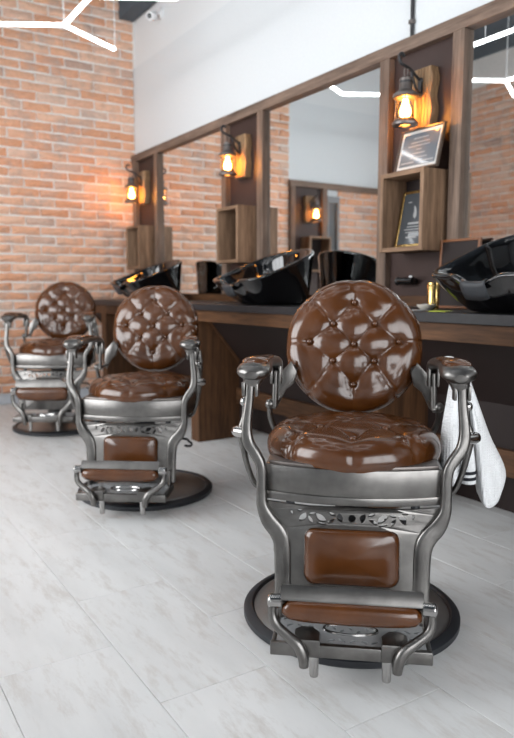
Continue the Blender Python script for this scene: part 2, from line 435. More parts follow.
# ------------------------------------------------------------------ mirror wall: rail, posts, panels, mirrors
n_trim = 6
def trim(bm, mat, label=None, smooth=False):
    global n_trim
    o = struct(obj('trim_%d' % n_trim, bm, mat, None, smooth)); n_trim += 1
    if label: o['label'] = label
    return o
XP = 2.545                                                 # face of posts and rail
PANELS = [2.525, 4.22, 5.915]                              # panel centres along Y
trim(bx(XP, XW, YF + .02, YB - .032, 2.185, 2.25, bev=.003), 'wood_frame_y', 'long weathered wooden rail over the mirrors')
trim(bx(XP + .01, XW, YF + .02, YB - .032, .915, .97, bev=.002), 'wood_counter_y', 'low wooden strip behind the worktop')
for c in PANELS + [.83]:
    for s in (-1, 1):
        y = c + s * .245
        trim(bx(XP, XW, y - .035, y + .035, .97, 2.185, bev=.003), 'wood_frame_z', 'vertical weathered wooden post between mirror and panel')
    trim(bx(XW - .016, XW, c - .21, c + .21, .97, 2.185), 'panel_brown', 'smooth dark brown wall panel between two posts')
def mirror(y0, y1, label):
    o = obj('wall_mirror', bx(XW - .022, XW - .002, y0, y1, .97, 2.185), 'mirror'); tag(o, label, 'mirror', 'mirrors along the wall')
mirror(4.22 + .28, 5.915 - .28, 'tall wall mirror reflecting brick only, nearest the brick wall')
mirror(2.525 + .28, 4.22 - .28, 'tall wall mirror between the two framed panels with lit lamps, reflecting white wall')
mirror(.83 + .28, 2.525 - .28, 'tall wall mirror at the right edge, beside the certificate shelf')

# cable on the white wall
t_ = thing('wall_conduit', 'thin black cable conduit running up the white wall', 'cable', (XW - .012, 2.622, 2.25))
obj('pipe', cyl(bmesh.new(), (0, 0, 0), (0, 0, 1.2), .0095, 12), 'iron', t_, True)
obj('clip', bx(-.014, .012, -.014, .014, .075, .095, bev=.003), 'iron_lamp', t_)

# ------------------------------------------------------------------ honeycomb LED ceiling light
ZL = 2.77; S = .53
t_ = thing('honeycomb_ceiling_light', 'suspended honeycomb light of glowing white tubes', 'ceiling light', (1.036, 3.0, ZL))
edges = []
a = (1.495, 4.77); b = (1.954, 5.035); c = (1.036, 5.035); d = (1.495, 4.24); e = (1.954, 3.975); f = (1.036, 3.975); g = (.577, 4.77)
h = (1.036, 3.445); i_ = (.577, 4.24); j_ = (.118, 3.975); k_ = (-.341, 4.24); l_ = (.118, 3.445)
h2 = (1.036, 2.915); o_ = (1.495, 2.65); p_ = (.577, 2.65); q_ = (1.036, 2.385); r_ = (1.954, 2.385); s_ = (1.036, 1.855); t1 = (1.495, 1.59); u1 = (.577, 1.59)
v1 = (1.954, 1.855); w1_ = (1.495, 1.06); x1_ = (.118, 2.385); y1_ = (.118, 1.855); z1_ = (-.341, 2.65); aa = (1.036, .795); bb = (.577, 1.06); cc = (1.036, .265); dd = (-.341, 1.59)
e1 = (-.341, 3.18); e2 = (-.8, 2.385); e3 = (-.8, 1.855); e4 = (-.341, 1.06); e5 = (.118, .795)
edges = [(a, b), (a, c), (a, d), (d, e), (d, f), (c, g), (g, i_), (i_, f), (i_, j_), (j_, k_), (j_, l_), (f, h), (h, h2), (h2, o_), (h2, p_), (o_, q_), (p_, q_),
        
         (q_, s_), (s_, t1), (s_, u1), (t1, w1_), (p_, x1_), (x1_, y1_), (y1_, u1), (x1_, z1_), (w1_, aa), (u1, bb), (bb, aa), (aa, cc), (y1_, dd),
         (l_, e1), (e1, z1_), (z1_, e2), (e2, e3), (e3, dd), (dd, e4), (e4, e5), (e5, bb)]
def light_tube(root, p, q, org):
    P = Vector((p[0] - org[0], p[1] - org[1], 0)); Q = Vector((q[0] - org[0], q[1] - org[1], 0))
    dv = (Q - P); L = dv.length; an = math.atan2(dv.y, dv.x)
    bm = bx(.004, L - .004, -.012, .012, -.011, .011, bev=.006, seg=2)
    bmesh.ops.transform(bm, matrix=Matrix.Translation(P) @ Matrix.Rotation(an, 4, 'Z'), verts=bm.verts)
    obj('light_tube', bm, 'led', root, True)
for p, q in edges: light_tube(t_, p, q, (1.036, 3.0))
for p in (a, d, f, i_, j_, b, q_, s_, h, t1, aa, p_):
    P = Vector((p[0] - 1.036, p[1] - 3.0, 0)); obj('suspension_wire', cyl(bmesh.new(), P + Vector((0, 0, .012)), P + Vector((0, 0, ZC - ZL)), .0025, 6), 'paint_grey', t_)

t_ = thing('added_hexagon_light', 'added hexagon of glowing white tubes, unseen, brightening the end wall', 'ceiling light', (-.4, 5.3, ZL))  # added fixture out of view, lifts the light at the far end
hx = [(-.4 + .39 * math.cos(R(30 + 60 * k)), 5.3 + .39 * math.sin(R(30 + 60 * k))) for k in range(6)]
for k in range(6):
    light_tube(t_, hx[k], hx[(k + 1) % 6], (-.4, 5.3))
    if k % 2 == 0: obj('suspension_wire', cyl(bmesh.new(), (hx[k][0] + .4, hx[k][1] - 5.3, .012), (hx[k][0] + .4, hx[k][1] - 5.3, ZC - ZL), .0025, 6), 'paint_grey', t_)

# security camera on the upper wall
t_ = thing('security_camera', 'small white security camera high on the wall by the ceiling', 'camera', (XW + .02, 5.66, 3.36), R(0))
M = Matrix.Rotation(R(-90), 4, 'Y')
obj('mount', lathe([(.0, 0), (.045, 0), (.045, .014), (.03, .022), (0, .022)], 24, None, M), 'plastic_white', t_, True)
obj('arm', tube([(-.02, 0, 0), (-.05, 0, .0), (-.075, -.01, -.02)], .013, 10), 'plastic_white', t_, True)
D = Vector((-.72, -.62, -.32)).normalized(); Rm = Matrix.Translation((-.055, .02, -.025)) @ D.to_track_quat('Z', 'Y').to_matrix().to_4x4()
bd = obj('body', lathe([(0, 0), (.034, .002), (.038, .01), (.038, .085), (.034, .095), (0, .095)], 24, None, Rm), 'plastic_white', t_, True)
obj('lens', lathe([(0, .0955), (.022, .0955), (.022, .099), (.012, .101), (0, .101)], 20, None, Rm), 'black_plastic', bd, True)

# ------------------------------------------------------------------ wall lamps (local frame: wall plane x=0, room towards -x)
def make_lamp():
    root = thing('wall_lamp', '', 'lamp')
    # backing block with a wavy live edge
    pts = []
    n = 14
    for k in range(n + 1):
        z = -.145 + .29 * k / n; pts.append((-.068 + .007 * math.sin(k * .9 + 1), z))
    for k in range(n, -1, -1):
        z = -.145 + .29 * k / n; pts.append((.068 + .008 * math.sin(k * .75), z))
    bk = obj('wood_block', prism(pts, 0, -.052, 0., bev=.004), 'wood_block', root)
    # grooves: raised ribs on the face
    bm = bmesh.new()
    for k in range(5):
        y = -.048 + .024 * k; tube([(-.052, y + .004 * math.sin(q * 1.3 + k), -.14 + .28 * q / 6) for q in range(7)], (.005, .008), 6, bm, 2)
    obj('grain_ribs', bm, 'wood_block', bk, True)
    # iron plate, arm and hook
    bm = bmesh.new(); ball(bm, (-.056, .0, .085), .017, 12, (.45, 1, 1)); ball(bm, (-.056, .0, .02), .017, 12, (.45, 1, 1)); box(bm, -.062, -.052, -.012, .012, .02, .085)
    obj('iron_plate', bm, 'iron', root, True)
    obj('arm', tube([(-.055, 0, .085), (-.09, 0, .105), (-.125, 0, .128), (-.16, 0, .138), (-.19, 0, .148), (-.20, 0, .175), (-.183, 0, .192), (-.166, 0, .18)], .0075, 10), 'iron', root, True)
    obj('brace', tube([(-.055, 0, .02), (-.085, 0, .045), (-.105, 0, .085), (-.118, 0, .122)], .006, 8), 'iron', root, True)
    cx = -.152
    obj('hanging_ring', tube([(cx + .012 * math.sin(q * math.pi / 8), 0, .112 + .026 * math.cos(q * math.pi / 8)) for q in range(17)], .0035, 8, None, 2, (0, 1, .001)), 'iron_lamp', root, True)
    T = Matrix.Translation((cx, 0, 0))
    cap = obj('cap', lathe([(0, .084), (.026, .084), (.031, .079), (.031, .030), (.036, .024), (.060, .008), (.062, -.004), (.056, -.010), (.034, -.010), (0, -.010)], 28, None, T), 'iron_lamp', root, True)
    obj('vent_band', lathe([(.032, .068), (.0335, .066), (.0335, .060), (.032, .058)], 28, None, T, False), 'iron', cap, True)
    obj('glass', lathe([(.043, -.012), (.041, -.045), (.040, -.085), (.043, -.112)], 28, None, T, False), 'lantern_glass', root, True)
    obj('bulb', lathe([(0, -.014), (.012, -.016), (.013, -.03), (.018, -.045), (.0255, -.066), (.026, -.080), (.020, -.094), (.010, -.102), (0, -.104)], 20, None, T), 'bulb', root, True)
    obj('bottom_ring', lathe([(.040, -.106), (.046, -.106), (.054, -.114), (.064, -.126), (.062, -.136), (.048, -.140), (.030, -.138), (.030, -.132), (.043, -.128), (.046, -.118), (.040, -.110)], 28, None, T, False), 'iron_lamp', root, True)
    for q in range(4):
        an = R(45 + 90 * q); bm = bmesh.new(); cyl(bm, (cx + .046 * math.cos(an), .046 * math.sin(an), -.008), (cx + .048 * math.cos(an), .048 * math.sin(an), -.110), .002, 6)
        obj('guard_wire', bm, 'iron_lamp', root)
    return root
lamp = make_lamp()
lamp_spots = [((XW - .016, 2.495, 1.925), 0, 'lit iron lantern lamp on a wood block above the certificate shelf'),
              ((XW - .016, 4.205, 1.925), 0, 'lit iron lantern lamp on wood block, on the middle panel between two mirrors'),
              ((XW - .016, 5.94, 1.925), 0, 'lit iron lantern lamp beside the brick wall corner'),
              ((.52, YB - .014, 1.885), R(90), 'lit lantern lamp on the end wall, seen only reflected in the mirror')]
for k, (loc, rz, lab) in enumerate(lamp_spots):
    o = lamp if k == 0 else copy_tree(lamp)
    o.location = loc; o.rotation_euler = (0, 0, rz); tag(o, lab, 'lamp', 'iron lantern wall lamps')

# ------------------------------------------------------------------ open box shelves
def make_shelf():
    root = thing('box_shelf', '', 'shelf'); w, h, dp, th = .147, .385, .172, .022
    for s in (-1, 1): obj('side_board', bx(-dp, 0, min(s * w, s * (w - th)), max(s * w, s * (w - th)), 0, h, bev=.0025), 'wood_box_z', root)
    obj('top_board', bx(-dp, 0, -w + th, w - th, h - th, h, bev=.002), 'wood_box_y', root)
    obj('bottom_board', bx(-dp, 0, -w + th, w - th, 0, th, bev=.002), 'wood_box_y', root)
    obj('back_board', bx(-.012, 0, -w + th, w - th, th, h - th), 'panel_dark', root)
    return root
shelf = make_shelf()
for k, (loc, rz, lab) in enumerate([((XW - .016, 2.492, 1.188), 0, 'open wooden box shelf holding a dark framed certificate'),
                                    ((XW - .016, 4.19, 1.188), 0, 'empty open wooden box shelf on the middle panel above the sinks'),
                                    ((XW - .016, 5.90, 1.188), 0, 'empty open wooden box shelf next to the brick wall corner'),
                                    ((.47, YB - .014, 1.2), R(90), 'open box shelf on the end wall, seen only in the mirror')]):
    o = shelf if k == 0 else copy_tree(shelf)
    o.location = loc; o.rotation_euler = (0, 0, rz); tag(o, lab, 'shelf', 'wooden box shelves on the panels')

# framed certificates; local: plate faces -x, bottom edge at origin
def framed(name, label, loc, rz, lean, w, h, fr, fmat, face, texts, mark=False, inner=None):
    root = thing(name, label, 'framed certificate', loc, rz)
    def add(nm, bm, mat, par=root):
        bmesh.ops.transform(bm, matrix=Matrix.Rotation(R(lean), 4, 'Y'), verts=bm.verts); return obj(nm, bm, mat, par)
    bm = bmesh.new()
    for s in (-1, 1): box(bm, -.016, 0, min(s * w / 2, s * (w / 2 - fr)), max(s * w / 2, s * (w / 2 - fr)), 0, h, bev=.002)
    box(bm, -.016, 0, -w / 2 + fr, w / 2 - fr, 0, fr, bev=.002); box(bm, -.016, 0, -w / 2 + fr, w / 2 - fr, h - fr, h, bev=.002)
    add('frame', bm, fmat)
    if inner:
        add('mount_board', bx(-.008, -.002, -w / 2 + fr, w / 2 - fr, fr, h - fr), inner); g = .016
    else: g = 0.
    pl = add('plaque', bx(-.011, -.004, -w / 2 + fr + g, w / 2 - fr - g, fr + g, h - fr - g), face)
    bm = bmesh.new()
    for (y, z, l, hh) in texts: box(bm, -.0118, -.0108, (y - l / 2) * w, (y + l / 2) * w, z * h - hh / 2, z * h + hh / 2)
    if texts: add('print', bm, 'cert_print', pl)['kind'] = 'stuff'
    if mark:
        pts = [(y * w, z * h) for y, z in [(-.02, .50), (.05, .55), (.03, .63), (.06, .74), (-.01, .69), (-.05, .62), (-.06, .54)]]
        add('emblem', prism(pts, 0, -.0122, -.0108), 'cert_print', pl)
    return root
framed('framed_certificate', 'grey certificate in a dark frame leaning on top of the box shelf', (2.475, 2.455, 1.574), 0, 14, .285, .215, .011, 'frame_dark', 'cert_grey',
       [(0, .76, .34, .006), (.0, .66, .42, .005), (.02, .58, .5, .005), (0, .49, .12, .004), (.0, .40, .3, .006), (-.02, .30, .4, .004), (-.25, .2, .26, .006), (.22, .2, .3, .006)], False, 'cert_mat')
framed('framed_certificate', 'black certificate with gold edges inside the box shelf', (2.495, 2.50, 1.211), 0, 12, .20, .285, .013, 'gold', 'cert_dark',
       [(.0, .42, .36, .010), (.0, .36, .4, .004), (.02, .31, .5, .004), (0, .26, .44, .004), (.0, .17, .36, .008), (-.25, .8, .12, .004), (.22, .8, .12, .004)], True)
framed('picture_frame', 'small amber wooden frame standing behind the nearest sink', (2.53, 2.22, .913), 0, 3, .235, .325, .012, 'frame_amber', 'panel_dark', [])

# mixer tap on the panel under the certificate shelf
t_ = thing('mixer_tap', 'small black mixer tap on the dark panel under the box shelf', 'tap', (XW - .016, 2.575, 1.045))
bm = bmesh.new(); cyl(bm, (-.035, -.045, 0), (-.035, .055, 0), .020, 18); obj('body', bm, 'gloss_black', t_, True)
bm = bmesh.new(); cyl(bm, (0, -.03, 0), (-.03, -.03, 0), .016); cyl(bm, (0, .03, 0), (-.03, .03, 0), .016); obj('inlets', bm, 'gloss_black', t_, True)
obj('lever', tube([(-.035, -.045, 0), (-.05, -.062, .014), (-.085, -.075, .022)], [(.011, .011), (.008, .010), (.006, .010)], 10), 'gloss_black', t_, True)
obj('knob', ball(bmesh.new(), (-.036, .062, 0), .023, 14, (1, .7, 1)), 'black_plastic', t_, True)

# ------------------------------------------------------------------ wash counter
XC = 2.035
tag(obj('worktop', bx(XC, XP + .008, YF + .3, YB - .034, .872, .913, bev=.003), 'worktop'), 'long dark worktop carrying the black sinks', 'worktop')
ct = thing('vanity_base', 'dark stained wooden base with slanted panels under the worktop', 'cabinet', (2.3, 2.0, 0))
def cpart(nm, bm, mat, sm=False):
    bmesh.ops.translate(bm, vec=(-2.3, -2.0, 0), verts=bm.verts); return obj(nm, bm, mat, ct, sm)
XB = 2.37
gab = [(XC + .018, 0), (XB, 0), (XB, .53), (XC + .075, .845), (XC + .075, .872), (XC + .018, .872)]
gable_y = [.53, 2.285, 4.0, 5.70]
for y in gable_y:
    cpart('gable', prism(gab, 1, y - .055, y + .055, bev=.002), 'wood_counter_z')
ends = [-1.9] + gable_y + [YB - .034]
for y0, y1 in zip(ends, ends[1:]):
    a_, b_ = y0 + .055, (y1 - .055 if y1 < 6 else y1)
    cpart('fascia_board', bx(XC + .02, XC + .055, a_, b_, .80, .872, bev=.002), 'wood_counter_y')
    cpart('slanted_panel', prism([(XC + .055, .85), (XC + .07, .862), (XB + .015, .53), (XB - .003, .525)], 1, a_, b_), 'panel_dark')
    cpart('upright_panel', bx(XB - .005, XB + .012, a_, b_, .24, .53), 'panel_dark')
    cpart('lower_rail', bx(XB - .03, XB + .015, a_, b_, .235, .345, bev=.002), 'wood_counter_y')
    for yy in (a_ + .012, b_ - .012):
        cpart('edge_strip', tube([(XC + .065, yy, .838), (XB - .008, yy, .522)], (.012, .012), 4, None, 0, (0, 1, 0)), 'wood_counter_z')
cpart('kick_board', bx(XW - .02, XW - .002, YF + .3, YB - .034, 0, .40), 'panel_dark')

# ------------------------------------------------------------------ backwash sinks (local: neck towards -x, origin on the worktop under the bowl)
def make_sink():
    root = thing('wash_basin', '', 'sink')
    NS = 72; rings = []
    def plan(th, ax_f, ax_b, by, pw=2.2):
        c, s = math.cos(th), math.sin(th); ax = ax_f if c < 0 else ax_b
        pw = 5.5 if c < 0 else 2.4; r = (abs(c / ax) ** pw + abs(s / by) ** pw) ** (-1 / pw); return r * c, r * s
    def rimz(x, y):
        u = (x + .29) / .51
        z = .135 + .185 * max(0, min(1, u)) ** 1.05
        if x < 0: z -= .034 * math.exp(-(y / .075) ** 4) * max(0, min(1, (-x - .15) / .08))
        return z
    #            front  back   side   shift   z as fraction of rim height (None: offset from rim)
    specs = [(.135, .175, .175, .02, ('abs', 0.)), (.150, .190, .190, .02, ('abs', .006)), (.195, .207, .222, .008, ('f', .30)), (.248, .213, .250, 0., ('f', .66)),
             (.282, .216, .265, 0., ('f', .92)), (.292, .218, .270, 0., ('o', -.004)), (.292, .219, .270, 0., ('o', .006)), (.280, .207, .258, 0., ('o', .014)), (.265, .192, .243, 0., ('o', .009)),
             (.255, .183, .234, 0., ('o', -.008)), (.235, .172, .215, .005, ('f', .62)), (.170, .140, .165, .02, ('f', .30)), (.07, .08, .08, .03, ('abs', .045)), (.012, .012, .012, .04, ('abs', .040))]
    bm = bmesh.new()
    for fx, bk, sy, sh, (mode, val) in specs:
        ring = []
        for k in range(NS):
            th = 2 * math.pi * k / NS; x, y = plan(th, fx, bk, sy); X0, Y0 = plan(th, .292, .218, .270); rz = rimz(X0, Y0)
            z = val if mode == 'abs' else (rz * val if mode == 'f' else rz + val)
            ring.append(bm.verts.new((x + sh, y, z)))
        rings.append(ring)
    for A, B in zip(rings, rings[1:]):
        for k in range(NS): bm.faces.new((A[k], A[(k + 1) % NS], B[(k + 1) % NS], B[k]))
    bm.faces.new(rings[0][::-1]); bm.faces.new(rings[-1])
    bmesh.ops.recalc_face_normals(bm, faces=bm.faces)
    o = obj('bowl', bm, 'gloss_black', root, 'all'); md = o.modifiers.new('sub', 'SUBSURF'); md.levels = 1; md.render_levels = 2
    # matte neck rest draped over the notch
    bm = bmesh.new(); rows = []
    for q in range(9):
        y = -.055 + .110 * q / 8; zz = rimz(-.29, y); row = []
        for dx, dz in ((.012, .0125), (.004, .0115), (-.001, .006), (-.002, -.006), (.012, -.028), (.030, -.052)):
            row.append(bm.verts.new((-.296 + dx - .004, y, zz + dz + .002)))
        rows.append(row)
    for A, B in zip(rows, rows[1:]):
        for k in range(5): bm.faces.new((A[k], B[k], B[k + 1], A[k + 1]))
    bmesh.ops.recalc_face_normals(bm, faces=bm.faces)
    nr = obj('neck_rest', bm, 'rubber_grey', root, 'all'); nr['label'] = 'matte grey rubber neck rest'
    s_ = nr.modifiers.new('thick', 'SOLIDIFY'); s_.thickness = .003; s_.offset = 1
    obj('drain', lathe([(0, .0435), (.026, .0435), (.028, .047), (.022, .049), (0, .048)], 20, None, Matrix.Translation((.06, 0, 0))), 'steel_polished', root, True)
    # spray hose holder at the back
    bm = bmesh.new(); cyl(bm, (.13, .0, .10), (.13, .0, .235), .016, 16); ball(bm, (.13, 0, .236), .022, 14, (1, 1, .7)); obj('faucet', bm, 'gloss_black', root, True)
    return root
sink = make_sink()
for k, (y, lab) in enumerate([(1.645, 'large glossy black backwash basin cut by the right edge'), (3.38, 'glossy black backwash basin on the worktop in front of the middle mirror'), (5.10, 'glossy black backwash basin nearest the brick wall, furthest from camera')]):
    o = sink if k == 0 else copy_tree(sink)
    o.location = (2.248, y, .913); tag(o, lab, 'sink', 'black backwash basins')

# small things on the worktop
t_ = thing('brass_canister', 'slim shiny brass canister on the worktop beside the nearest sink', 'canister', (2.36, 2.215, .913))
obj('body', lathe([(0, 0), (.026, 0), (.027, .004), (.027, .112), (.024, .116)], 24), 'gold', t_, True)
obj('rim', lathe([(.027, .110), (.029, .112), (.029, .120), (.022, .120), (.022, .116)], 24, None, None, False), 'gold', t_, True)
t_ = thing('shaving_dish', 'small cream dish on the worktop in front of brass canister', 'dish', (2.265, 2.165, .913))
obj('bowl', lathe([(0, .004), (.022, 0), (.026, .002), (.040, .016), (.043, .022), (.040, .023), (.030, .012), (0, .008)], 28), 'dish_white', t_, True)
obj('soap', lathe([(0, .010), (.026, .011), (.027, .018), (.020, .024), (0, .025)], 20), 'plastic_white', t_, True)
o = obj('card', bx(-.05, .05, -.035, .035, 0, .003, bev=.001), 'card_yellow', None, loc=(2.13, 1.955, .9131)); o.rotation_euler[2] = R(25); tag(o, 'bright yellow green card lying on the worktop under the sink', 'card')
o = obj('paper_sheet', bx(-.07, .07, -.05, .05, 0, .002), 'paper_grey', None, loc=(2.135, 2.12, .9131)); o.rotation_euler[2] = R(12); tag(o, 'grey paper leaflet lying at the front of the worktop', 'paper')

# ------------------------------------------------------------------ barber chair (local: faces -y, origin on the floor under the column)
LAT = [(0, .62), (-.30, .30), (.30, .30), (-.64, .04), (0, .0), (.64, .05), (-.30, -.24), (.29, -.24), (0, -.58)]
LINKS = [(0, 1), (0, 2), (1, 3), (1, 4), (2, 4), (2, 5), (3, 6), (4, 6), (4, 7), (5, 7), (6, 8), (7, 8)]
RIMS = [(0, (0, 1.0)), (1, (-.66, .74)), (2, (.68, .72)), (3, (-1., .05)), (5, (1., .05)), (6, (-.66, -.72)), (7, (.64, -.74)), (8, (0, -1.0))]
def tufted(rx, ry, thick, dome, ls, roll=.32, NR=46, NA=190, A=.017, B=.0085):
    """cushion disc in XY puffing to +Z; buttons pull dimples, seams pull creases"""
    sc = (rx + ry) / 2
    btn = [(x * ls * rx, y * ls * ry) for x, y in LAT]
    segs = [(btn[a], btn[b]) for a, b in LINKS] + [(btn[a], (x * rx * 1.02, y * ry * 1.02)) for a, (x, y) in RIMS]
    def disp(x, y):
        d = 0
        for bx_, by_ in btn:
            r = math.hypot(x - bx_, y - by_); d += A * math.exp(-(r / .026) ** 1.2)
        best = 9
        for (x0, y0), (x1, y1) in segs:
            dx, dy = x1 - x0, y1 - y0; t = max(0, min(1, ((x - x0) * dx + (y - y0) * dy) / (dx * dx + dy * dy)))
            best = min(best, math.hypot(x - x0 - t * dx, y - y0 - t * dy))
        return d + B * .5 * math.exp(-best / .0035) + B * .6 * math.exp(-(best / .022) ** 1.3)
    prof = []
    for k in range(NR):
        t = k / (NR - 1)
        if t < .66:
            u = t / .66 * (1 - roll); prof.append((u, thick + dome * (1 - (u / (1 - roll)) ** 2) * 1., 0., 1.))
        else:
            a = (t - .66) / .34 * R(118); prof.append((1 - roll + roll * math.sin(a), thick * math.cos(a), math.sin(a), math.cos(a)))
    bm = bmesh.new(); rings = []
    for (u, z, nr, nz) in prof:
        if u < 1e-6: rings.append([bm.verts.new((0, 0, z - disp(0, 0)))]); continue
        ring = []
        for i in range(NA):
            an = 2 * math.pi * i / NA; c, s = math.cos(an), math.sin(an); x, y = u * rx * c, u * ry * s
            d = disp(x, y) * (1 if nz >= 0 else .3)
            ring.append(bm.verts.new((x - d * nr * c, y - d * nr * s, z - d * nz)))
        rings.append(ring)
    for i in range(NA): bm.faces.new((rings[0][0], rings[1][i], rings[1][(i + 1) % NA]))
    for P, Q in zip(rings[1:], rings[2:]):
        for i in range(NA): bm.faces.new((P[i], Q[i], Q[(i + 1) % NA], P[(i + 1) % NA]))
    bm.faces.new(rings[-1])
    bmesh.ops.recalc_face_normals(bm, faces=bm.faces)
    heads = []
    for (x, y) in btn:
        u = max(abs(x / rx), 0); rho = math.hypot(x / rx, y / ry)
        z = thick + dome * max(0, 1 - (rho / (1 - roll)) ** 2) if rho < 1 - roll else thick * math.cos(math.asin(min(1, (rho - 1 + roll) / roll)))
        heads.append((x, y, z - disp(x, y)))
    return bm, heads
def bow(x, k=.045, w=.24): return -k * (1 - min(1, abs(x) / w) ** 2)

def make_chair():
    root = thing('barber_chair', '', 'chair')
    P = lambda nm, bm, mat, par=root, sm=True: obj(nm, bm, mat, par, sm)
    # base
    bp = P('base_plate', lathe([(0, .018), (.303, .018), (.298, .026), (.275, .034), (.22, .044), (.165, .054), (.14, .066), (.128, .085), (.10, .094), (0, .094)], 72), 'steel_base')
    P('rubber_rim', lathe([(.300, .0), (.324, .0), (.331, .006), (.331, .022), (.322, .030), (.306, .032), (.299, .026), (.299, .0)], 72, None, None, False), 'rubber', bp)
    P('column', lathe([(0, .09), (.085, .09), (.085, .13), (.068, .15), (.068, .30), (.05, .31), (.05, .44), (0, .44)], 40), 'iron')
    # seat frame
    out = []
    NSg = 20
    for k in range(NSg + 1):
        x = -.237 + .474 * k / NSg; out.append((x, -.238 + bow(x, .047, .237)))
    out += [(.237, .16), (.215, .22), (.16, .25), (-.16, .25), (-.215, .22), (-.237, .16)]
    sf = P('seat_frame', prism(out, 2, .436, .528, bev=.004), 'steel')
    grow = [(x * 1.012, y - .004 if y < 0 else y) for x, y in out]
    P('frame_lip', prism(grow, 2, .432, .455, bev=.003), 'steel', sf)
    P('seat_board', prism([(x * .96, y * .97) for x, y in out], 2, .524, .536, bev=.003), 'iron_lamp', sf)
    for s in (-1, 1): P('bumper', lathe([(0, .400), (.016, .402), (.012, .412), (.012, .437), (0, .437)], 16, None, Matrix.Translation((s * .168, -.235, 0))), 'rubber', sf)
    # seat cushion
    bm, heads = tufted(.256, .256, .066, .018, 1.22, .30, A=.012, B=.006)
    bmesh.ops.transform(bm, matrix=Matrix.Translation((0, -.035, .545)), verts=bm.verts)
    sc_ = P('seat_cushion', bm, 'leather', root, 'all')
    for (x, y, z) in heads: P('button', ball(bmesh.new(), (x, y - .035, z + .552), .011, 12, (1, 1, .7)), 'leather', sc_, 'all')
    # backrest: leans back
    bm, heads = tufted(.2295, .2295, .060, .022, 1.0, .32, A=.016, B=.008)
    Mb = Matrix.Translation((0, .275, .810)) @ Matrix.Rotation(R(90 - 12), 4, 'X')
    bmesh.ops.transform(bm, matrix=Mb, verts=bm.verts)
    bk = P('backrest', bm, 'leather', root, 'all')
    for (x, y, z) in heads: P('button', ball(bmesh.new(), Mb @ Vector((x, y, z + .010)), .0098, 12), 'leather', bk, 'all')
    P('back_shell', lathe([(0, -.070), (.10, -.068), (.17, -.058), (.205, -.044), (.216, -.030), (.212, -.022), (.19, -.020), (0, -.018)], 64, None, Mb), 'steel', bk)
    # leg panel with pierced upper band
    ol = []
    for k in range(13): x = -.232 + .464 * k / 12; ol.append((x, .421 + .002 * math.cos(k)))
    for x, z in ((.233, .40), (.222, .378), (.200, .352), (.186, .322), (.182, .28), (.182, .15)): ol.append((x, z))
    ol += [(-x, z) for x, z in ((.182, .15), (.182, .28), (.186, .322), (.200, .352), (.222, .378), (.233, .40))]
    hl = [rrect(-.127, .127, .212, .362, .026)]
    rg = random.Random(11)
    for s in (-1, 1):
        for (cx, cz, l, w, a) in ((.030, .394, .026, .018, 70), (.052, .403, .022, .010, 20), (.056, .384, .026, .011, -30), (.082, .392, .034, .020, 35), (.082, .376, .026, .007, 10), (.107, .401, .022, .009, -15), (.110, .384, .024, .012, 60),
                                  (.133, .390, .030, .018, -50), (.140, .407, .018, .007, 0), (.152, .380, .020, .009, 15), (.162, .399, .014, .008, 80)):
            add_hole(hl, leaf(s * cx, cz, l * 1.02, w * 1.12, a if s > 0 else 180 - a, 8))
    add_hole(hl, [(.010 * math.cos(R(20 * k)), .393 + .010 * math.sin(R(20 * k))) for k in range(18)])
    me = pierced('leg_panel', ol, hl, .010)
    for v in me.vertices:
        x, z, y = v.co.x, v.co.y, v.co.z
        lean = -.03 * max(0, (.42 - z)) / .27
        v.co = (x, -.232 + bow(x, .030, .24) - y + lean, z)
    lp = obj('leg_panel', me, 'steel', root)
    # leather insert
    bm = bmesh.new(); rows = []
    for f, dy in ((1., .004), (1., -.006), (.97, -.013), (.88, -.018), (.5, -.021), (0.02, -.022)):
        rows.append([bm.verts.new((x * f, -.232 + bow(x * f, .030, .24) + dy - .03 * (.42 - ((z - .287) * f + .287)) / .27, (z - .287) * f + .287)) for x, z in rrect(-.126, .126, .213, .361, .026)])
    for A_, B_ in zip(rows, rows[1:]):
        for i in range(len(A_)): bm.faces.new((A_[i], A_[(i + 1) % len(A_)], B_[(i + 1) % len(A_)], B_[i]))
    bm.faces.new(rows[-1]); bm.faces.new(rows[0][::-1]); bmesh.ops.recalc_face_normals(bm, faces=bm.faces)
    P('leather_insert', bm, 'leather', lp, 'all')
    for s in (-1, 1):
        # front post sweeping from arm to footrest
        pts = [(.279, -.225, .775), (.283, -.228, .70), (.290, -.232, .628), (.284, -.236, .585), (.263, -.242, .553), (.248, -.246, .520), (.246, -.248, .450), (.243, -.250, .412), (.226, -.252, .375), (.200, -.256, .343), (.188, -.260, .310), (.185, -.268, .24), (.184, -.276, .155)]
        rad = [(.0115, .012), (.0115, .012), (.014, .013), (.0155, .014), (.015, .014), (.014, .014), (.014, .014), (.016, .014), (.022, .014), (.024, .014), (.0235, .013), (.0225, .012), (.022, .012)]
        P('front_post', tube([(s * x, y, z) for x, y, z in pts], rad, 16, None, 6, (0, 1, 0), .45), 'steel')
        # pivot link outside the post
        lk = P('pivot_link', tube([(s * .300, -.19, .690), (s * .304, -.19, .645), (s * .310, -.195, .607), (s * .303, -.195, .55), (s * .292, -.19, .50), (s * .272, -.185, .452), (s * .240, -.18, .440)], [(.008, .008), (.008, .008), (.012, .010), (.009, .009), (.008, .008), (.008, .008), (.008, .008)], 10, None, 5), 'steel')
        bm = tube([(s * .288, -.218, .607), (s * .322, -.198, .607), (s * .331, -.193, .607), (s * .336, -.190, .607)], [(.0165, .0165), (.0165, .0165), (.013, .013), (.004, .004)], 16, None, 0, (0, 0, 1))
        P('pivot_knob', bm, 'steel_polished', lk); P('pivot_knob', ball(bmesh.new(), (s * .302, -.19, .690), .014, 14), 'steel_polished', lk)
